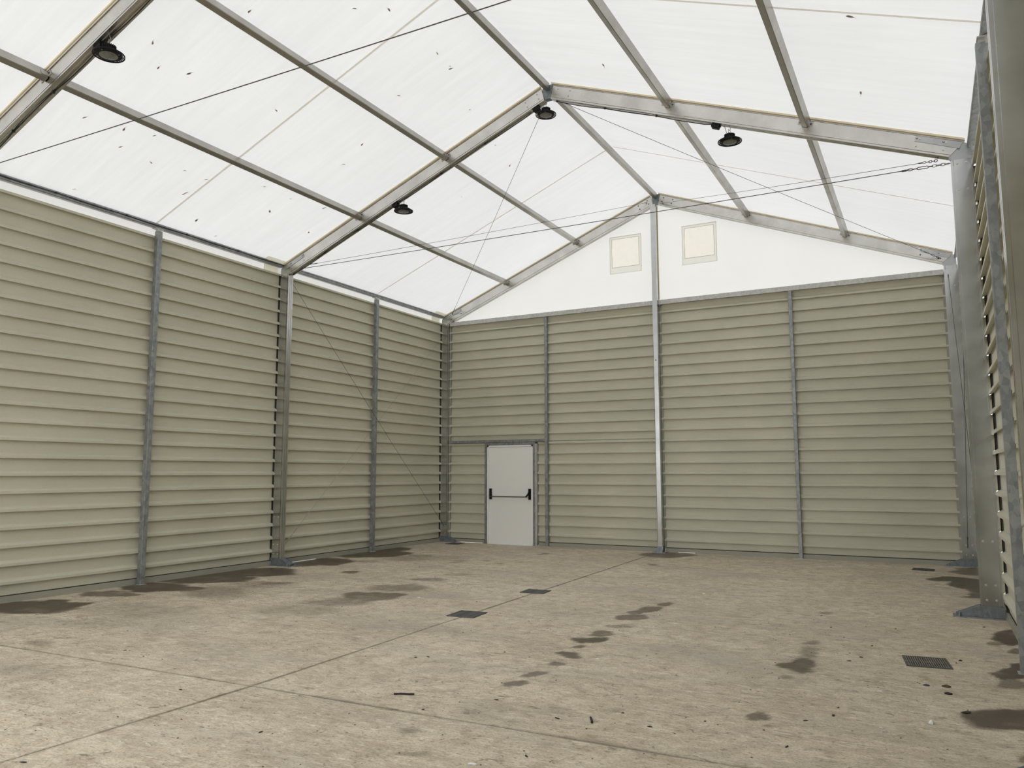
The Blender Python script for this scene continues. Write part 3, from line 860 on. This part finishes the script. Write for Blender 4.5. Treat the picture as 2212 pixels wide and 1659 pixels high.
lamp(2, 2.60, 'round black high bay lamp under the top left rafter')
lamp(1, 2.50, 'round black high bay lamp under the left rafter of the middle frame')
lamp(1, 4.95, 'round black high bay lamp at the ridge of the middle frame')
lamp(1, 7.49, 'round black high bay lamp under the right rafter of the middle frame')

# power cables clipped under rafters and eave beam
def clipped(name, lab, pts, clips):
    t = thing(name, lab, 'cable', (0, 0, 0), 'black power cables')
    MB().tube(pts, .0055, 6).build('lead', 'cable_black', t, True)
    for c in clips:
        MB().obox(c, (.012, 0, 0), (0, .012, 0), (0, 0, .008)).build('clip', 'cable_black', t)
def under(fr, x, dy, drop):
    th = math.atan(SL if x < AX else SR)
    return (x, FY[fr] + dy, top(x) - PD / math.cos(th) - drop)
for fr, xa, xb, lab in ((1, .25, 2.28, 'black cable under the left rafter of the middle frame, eave to lamp'), (1, 2.42, 4.72, 'black cable under the left rafter of the middle frame, lamp to ridge'), (1, 5.12, 7.27, 'black cable under the right rafter of the middle frame, ridge to lamp'), (2, .36, 2.38, 'black cable under the top left rafter, eave to lamp'), (2, 2.52, 4.9, 'black cable under the top left rafter, lamp to ridge')):
    n_ = 24; pts = []
    for i in range(n_ + 1):
        t_ = i / n_; x = xa + (xb - xa) * t_
        pts.append(under(fr, x, .012 * math.sin(t_ * 9) + .01, .007 + .010 * abs(math.sin(t_ * math.pi * 3)) + (.05 * max(0, t_ - .9) * 10 * (1 - t_) * 6)))
    cl = [under(fr, xa + (xb - xa) * k, .01, .006) for k in (.0, .333, .667)]
    clipped('power_cable', lab, pts, cl)
for bay, lab in ((1, 'black cable clipped along the left eave beam'),):
    pts = []; ya, yb = FY[2] + .1, FY[1] - .06
    for i in range(41):
        y = ya + (yb - ya) * i / 40
        pts.append((.085 + .004 * math.sin(i), y, 4.945 - .010 * abs(math.sin(math.pi * i / 8))))
    clipped('power_cable', lab, pts, [(.083, ya + (yb - ya) * k / 5, 4.945) for k in range(6)])

# ------------------------------------------------------------------ bracing wires
def wire(lab, p, q, r=.0035, turn=None, m='steel_wire', cat='cable', grp='bracing wires'):
    """steel wire p->q; turn = distance from q where the turnbuckle sits"""
    p, q = Vector(p), Vector(q); dirv = (q - p).normalized(); Ln = (q - p).length
    t = thing('bracing_wire', lab, cat, (0, 0, 0), grp)
    end = Ln - (turn or 0)
    pts = [p + dirv * end * i / 16 - Vector((0, 0, .012 * 4 * (i/16) * (1 - i/16))) for i in range(17)]
    MB().tube(pts, r, 5).build('wire', m, t, True)
    MB().tube([pts[0], pts[0] + dirv * .05], r * 2.2, 6).build('ferrule', m, t)
    if turn:
        side = dirv.cross(Vector((0, 0, 1))).normalized(); upv = side.cross(dirv)
        a = q - dirv * turn
        # thimble loop
        lp = [a + dirv * (.03 - .03 * math.cos(k)) + upv * .014 * math.sin(k) * (.4 + .6 * (1 - math.cos(k)) / 2) for k in [2*math.pi*i/14 for i in range(14)]]
        MB().tube(lp, r * 1.1, 5, True).build('thimble', m, t, True)
        MB().tube([a - dirv * .05, a], r * 2.2, 6).build('ferrule', m, t)
        c0 = a + dirv * .06
        b = MB(); hl = min(.16, turn * .4)
        MB().tube([c0, c0 + dirv * .05], r * 1.2, 5).build('screw_eye', m, t)
        for sd in (-1, 1):
            b.tube([c0 + dirv * .04 + upv * sd * .003, c0 + dirv * .055 + upv * sd * .012, c0 + dirv * (hl - .015) + upv * sd * .012, c0 + dirv * hl + upv * sd * .003], .0045, 5)
        b.build('turnbuckle', m, t, True)
        rem = turn - .06 - hl
        MB().tube([c0 + dirv * hl, c0 + dirv * (hl + .04)], r * 1.4, 5).build('screw_eye', m, t)
        s0 = hl + .035
        nlk = max(1, int((turn - .06 - s0) / .036)); step = (turn - .06 - s0) / nlk
        for k in range(nlk):
            ax = upv if k % 2 == 0 else side
            cc = c0 + dirv * (s0 + step * (k + .5))
            ring = [cc + dirv * (step * .68) * math.cos(w_) + ax * .013 * math.sin(w_) for w_ in [2*math.pi*i/12 for i in range(12)]]
            MB().tube(ring, .0042, 5, True).build('chain_link', 'zinc_hook' if r > .004 else m, t, True)
    return t
K = .026
ymid = FY[1]
wire('thick steel tie wire across the middle frame with chain at its right end', (.25, ymid, 4.86), (W - .215, ymid, 4.845), .0048, .42, 'steel_wire')
wire('steel tie wire crossing the top left of the picture under the near frame', (.25, FY[2], 4.80), (W - .215, FY[2], 4.76), .0048, .42, 'steel_wire')
yb_, ym_ = -PW/2 - .012, FY[1] + PW/2 + .012
wire('thin roof wire from the middle ridge down to the far left eave', (4.86, ym_, 6.63), (.30, yb_, 4.98), .0032, .26)
wire('thin roof wire from the middle left eave up to the gable peak', (4.83, yb_, 6.78), (.31, ym_, 4.925), .0032, .26)
wire('thin roof wire from the middle ridge down to the far right eave', (5.16, ym_, 6.69), (W - .24, yb_, 4.985), .0032, .30)
wire('thin roof wire from the gable peak down to the middle right eave', (5.14, yb_, 6.715), (W - .33, ym_, 4.925), .0032, .22)
wire('thin wall wire falling from middle column head to the far left corner foot', (.14, ym_, 4.70), (.14, yb_, .33), .0035, .16)
wire('pale wall wire rising from middle column foot to the far left corner head', (.155, yb_, 4.62), (.155, ym_, .30), .0028, .36, 'steel_wire_light')
wire('wall wire falling behind the right middle column to the far right corner foot', (W - .125, ym_, 4.70), (W - .125, yb_, .30), .0035, .20)
wire('wall wire from the far right corner head to the right middle column foot', (W - .145, yb_, 4.70), (W - .145, ym_, .33), .0035, .20)

# ------------------------------------------------------------------ floor drains
def grate(x, y, sx_, sy_, nb, lab, along_x=True, rz=0.0, bm='cast_iron'):
    t = thing('drain_grate', lab, 'drain', (x, y, .001), 'cast iron floor drains')
    t.rotation_euler = (0, 0, rz)
    b = MB(); fw = .014
    b.box(-sx_/2, sx_/2, -sy_/2, -sy_/2 + fw, 0, .008); b.box(-sx_/2, sx_/2, sy_/2 - fw, sy_/2, 0, .008)
    b.box(-sx_/2, -sx_/2 + fw, -sy_/2 + fw, sy_/2 - fw, 0, .008); b.box(sx_/2 - fw, sx_/2, -sy_/2 + fw, sy_/2 - fw, 0, .008)
    b.build('frame', 'cast_iron', t)
    MB().box(-sx_/2 + .004, sx_/2 - .004, -sy_/2 + .004, sy_/2 - .004, 0, .0015).build('pit', 'drain_pit', t)
    me = None
    for i in range(nb):
        k = (i + .5) / nb - .5
        if me is None:
            m_ = MB()
            if along_x: m_.box(-(sx_ - 2*fw)/nb*.26, (sx_ - 2*fw)/nb*.26, -sy_/2 + fw, sy_/2 - fw, .0015, .007)
            else: m_.box(-sx_/2 + fw, sx_/2 - fw, -(sy_ - 2*fw)/nb*.26, (sy_ - 2*fw)/nb*.26, .0015, .007)
            me = m_.mesh('bar', bm)
        put('bar', me, t, ((sx_ - 2*fw) * k, 0, 0) if along_x else (0, (sy_ - 2*fw) * k, 0))
    m_ = MB()
    if along_x: m_.box(-sx_/2 + fw, sx_/2 - fw, -.006, .006, .002, .0068)
    else: m_.box(-.006, .006, -sy_/2 + fw, sy_/2 - fw, .002, .0068)
    m_.build('cross_bar', bm, t)
grate(9.365, -7.35, .315, .35, 18, 'slotted drain grate near the right wall, closest to the camera', True, .12, 'grate_dusty')
grate(5.10, -7.245, .31, .34, 8, 'dark drain grate set in the floor joint, nearer of the two', False, .08)
grate(5.04, -5.505, .31, .29, 8, 'dark drain grate set in the floor joint, farther of the two', False, .08)
grate(9.305, -.79, .30, .26, 12, 'drain grate by the far right corner', True, -.05)
grate(.60, -.36, .30, .30, 12, 'drain grate by the far left corner beside the door', True, 0)

# ------------------------------------------------------------------ dead leaves on the roof skin
ORD = 'first second third fourth fifth sixth seventh eighth ninth tenth eleventh twelfth thirteenth fourteenth fifteenth sixteenth seventeenth eighteenth nineteenth twentieth'.split()
ORD += ['twenty-' + w for w in ORD[:9]]
bpy.context.view_layer.update()
CINV = cam.matrix_world.inverted()
def seen_x(o):                             # how far right a thing lies as seen from the camera
    q = CINV @ Vector(o.location); return q.x / -q.z
def number_from_left(items, fmt):
    for i, o in enumerate(sorted(items, key=seen_x)): o['label'] = fmt % ORD[i]
strips = {}
LEAVES = [(3.394,-8.928),(2.524,-9.407),(2.29,-9.155),(2.404,-8.853),(2.531,-7.655),(1.286,-9.319),(1.35,-8.873),(1.438,-8.538),(1.088,-8.728),(1.041,-8.266),(1.128,-7.832),(1.116,-7.49),(.782,-7.528),(.745,-7.534),(.2,-8.714),(.365,-7.003),(1.394,-6.723),(1.372,-6.192),(1.013,-6.234),(1.464,-5.568),(.199,-6.516),(4.317,-6.743),(4.299,-6.426),(4.276,-6.379),(3.589,-6.56),(4.025,-5.476),(2.714,-6.216),(2.305,-6.109),(3.838,-4.41),(3.707,-3.699),(2.8,-3.717),(4.339,-7.77),(4.106,-8.092),(.912,-5.295),(.612,-4.525),
          (9.064,-7.398),(6.151,-5.778),(9.047,-5.851)]
random.seed(11)
leaf_me = []
for v in range(5):
    b = MB(); n_ = 9; w = random.uniform(.35, .75)
    ring = []
    for k in range(n_):
        a = 2*math.pi*k/n_; rr = .024 * (1 if k else 1.5) * random.uniform(.75, 1.15)
        ring.append((rr*math.cos(a), rr*w*math.sin(a)))
    b.loft([(x, y, -.0022) for x, y in ring], [(x, y, -.0002) for x, y in ring])
    b.tube([(.03, 0, -.001), (.05, .006, -.0015)], .0012, 4)
    leaf_me.append([b.mesh('roof_leaf', mm) for mm in ('leaf_brown', 'leaf_tan', 'leaf_grey')])
for i, (x, y) in enumerate(LEAVES):
    bay = 0 if y > FY[1] else 1
    y0_, y1_ = FY[bay+1], (FY[bay] if bay else .10)
    tt = (y - y0_) / (y1_ - y0_)
    z = top(x) + LIFT + .012 * .6 * 4 * tt * (1 - tt) - .0012
    o = put('roof_leaf', leaf_me[i % 5][(0, 1, 0, 2)[i % 4]], None, (x, y, z), (0, -math.atan(SL) if x < AX else math.atan(SR), random.uniform(0, 6.28)))
    s = random.uniform(.75, 1.25) * (1.0 if y < -5.5 else .8)
    o.scale = (s, s, 1)
    if x > AX: k = '%s dead leaf from the left on the right roof slope'
    elif bay == 0: k = '%s dead leaf from the left on the left roof slope next to the gable'
    elif x < 1.655: k = '%s dead leaf from the left on the lowest left roof strip'
    elif x < 3.285: k = '%s dead leaf from the left between the two left purlins'
    else: k = '%s dead leaf from the left on the strip between ridge and upper left purlin'
    strips.setdefault(k, []).append(tag(o, '', 'leaf', 'dead leaves on the roof'))
for k, items in strips.items(): number_from_left(items, k)

# ------------------------------------------------------------------ litter on the floor
def litter(name, lab, cat, x, y, sx_, sy_, h, m, seed, grp='litter on the floor', curl=.4):
    random.seed(seed); b = MB(); n_ = 8
    ring = [(sx_ * random.uniform(.7, 1.05) * math.cos(2*math.pi*k/n_), sy_ * random.uniform(.7, 1.05) * math.sin(2*math.pi*k/n_), h * random.uniform(0, curl)) for k in range(n_)]
    low = [(p, q, max(0, r_ - .0008)) for p, q, r_ in ring]
    o = len(b.v)
    b.add([(0, 0, h)] + ring + [(p*.92, q*.92, 0) for p, q, r_ in low], [(0, 1 + k, 1 + (k+1) % n_) for k in range(n_)] + [(1 + k, 1 + n_ + k, 1 + n_ + (k+1) % n_, 1 + (k+1) % n_) for k in range(n_)] + [tuple(range(1 + n_, 1 + 2*n_))[::-1]])
    ob = b.build(name, m, None, False, (x, y, .0003))
    ob.rotation_euler = (0, 0, random.uniform(0, 3.1))
    return tag(ob, lab, cat, grp)
b = MB().tube([(-.075, -.028, .007), (-.03, -.004, .008), (.02, .012, .008), (.05, .03, .007)], .0065, 6)
tag(b.build('rubber_strip', 'litter_dark', None, True, (6.288, -9.985, 0)), 'short black curved rubber strip lying left of centre on the floor', 'litter', 'litter on the floor')
b = MB().tube([(-.02, .035, .008), (0, 0, .008), (.016, -.035, .007)], .008, 6)
tag(b.build('rubber_strip', 'litter_dark', None, True, (7.60, -9.914, 0)), 'small black stub on the floor near the front joint', 'litter', 'litter on the floor')
litter('paper_scrap', 'flat white paper scrap left of the near drain grate', 'paper', 9.085, -8.398, .022, .015, .004, 'litter_white', 1)
litter('paper_scrap', 'crumpled white paper ball in front of the near drain grate', 'paper', 9.397, -9.01, .026, .02, .022, 'litter_white', 2, curl=.8)
litter('paper_scrap', 'thin white paper sliver left of the crumpled paper ball', 'paper', 9.134, -9.225, .016, .009, .003, 'litter_white', 3)
litter('paper_scrap', 'white scrap far out in the middle of the right floor half', 'paper', 6.942, -4.704, .03, .022, .012, 'litter_white', 4)
litter('paper_scrap', 'white scrap on the floor left of the joint drains', 'paper', 4.009, -6.56, .035, .02, .004, 'litter_white', 5)
litter('paper_scrap', 'pale scrap at the lower centre edge of the floor', 'paper', 7.32, -10.835, .026, .016, .006, 'litter_white', 6)
litter('paper_scrap', 'pale scrap beside the dark damp trail', 'paper', 7.039, -8.428, .022, .015, .005, 'litter_white', 7)
litter('plastic_scrap', 'dark blue plastic scrap in front of the near drain grate', 'litter', 9.365, -8.093, .03, .018, .012, 'litter_blue', 8, curl=.7)
litter('dry_leaf', 'curled brown leaf right of the blue scrap', 'leaf', 9.489, -8.067, .034, .026, .016, 'litter_brown', 9, curl=.8)
litter('dry_leaf', 'dark curled leaf below the brown leaf', 'leaf', 9.494, -8.269, .026, .018, .015, 'litter_dark', 10, curl=.8)
litter('dry_leaf', 'dark leaf at the edge of the large wet patch', 'leaf', 9.584, -8.679, .04, .022, .010, 'litter_dark', 11, curl=.7)
litter('dry_leaf', 'dark leaf bit right of the near drain grate', 'leaf', 9.60, -7.16, .018, .014, .010, 'litter_dark', 12)
SPECKS = [(9.57,-7.26),(8.899,-7.395),(8.827,-7.573),(8.704,-6.639),(8.728,-9.305),(8.865,-9.122),(8.876,-8.935),(9.848,-5.513),(8.701,-9.821),(6.275,-8.576),(7.517,-10.612),(7.395,-9.96),(6.575,-10.194),(5.726,-9.067),(5.806,-9.007),(4.775,-6.499),(5.995,-10.986),(4.841,-10.599),(3.748,-10.073),(3.419,-10.003),(5.265,-11.901),(7.707,-9.671),(6.879,-9.796),(7.939,-9.847),(8.2,-9.6),(8.55,-6.2),(8.95,-6.9),(9.1,-6.0)]
crumbs = []
for i, (x, y) in enumerate(SPECKS):
    crumbs.append(litter('grit_crumb', 'small dark crumb of dirt lying on the concrete floor', 'litter', x, y, .012 + .006 * (i % 3), .008 + .003 * (i % 2), .006, 'litter_dark' if i % 3 else 'litter_brown', 100 + i, 'dark crumbs on the floor', .6))
number_from_left(crumbs, '%s small dark dirt crumb from the left on the concrete floor')
# uncountable fine grit
random.seed(21); b = MB()
for i in range(900):
    x = random.uniform(.4, W - .4); y = random.uniform(-12.6, -.4); r = random.uniform(.0025, .0065)
    if any(abs(x - gx) < .26 and abs(y - gy_) < .28 for gx, gy_ in ((9.365, -7.35), (5.10, -7.245), (5.04, -5.505), (9.305, -.79), (.60, -.36))): continue
    a = random.uniform(0, 6.28); c, s_ = math.cos(a)*r*1.4, math.sin(a)*r*1.4
    b.add([(x + c, y + s_, .0003), (x - s_, y + c*.7, .0003), (x - c, y - s_, .0003), (x + s_, y - c*.7, .0003), (x, y, r*.8)], [(0, 1, 4), (1, 2, 4), (2, 3, 4), (3, 0, 4), (3, 2, 1, 0)])
g = tag(b.build('floor_grit', 'litter_brown'), 'fine dark grit scattered over the concrete floor', 'grit'); g['kind'] = 'stuff'
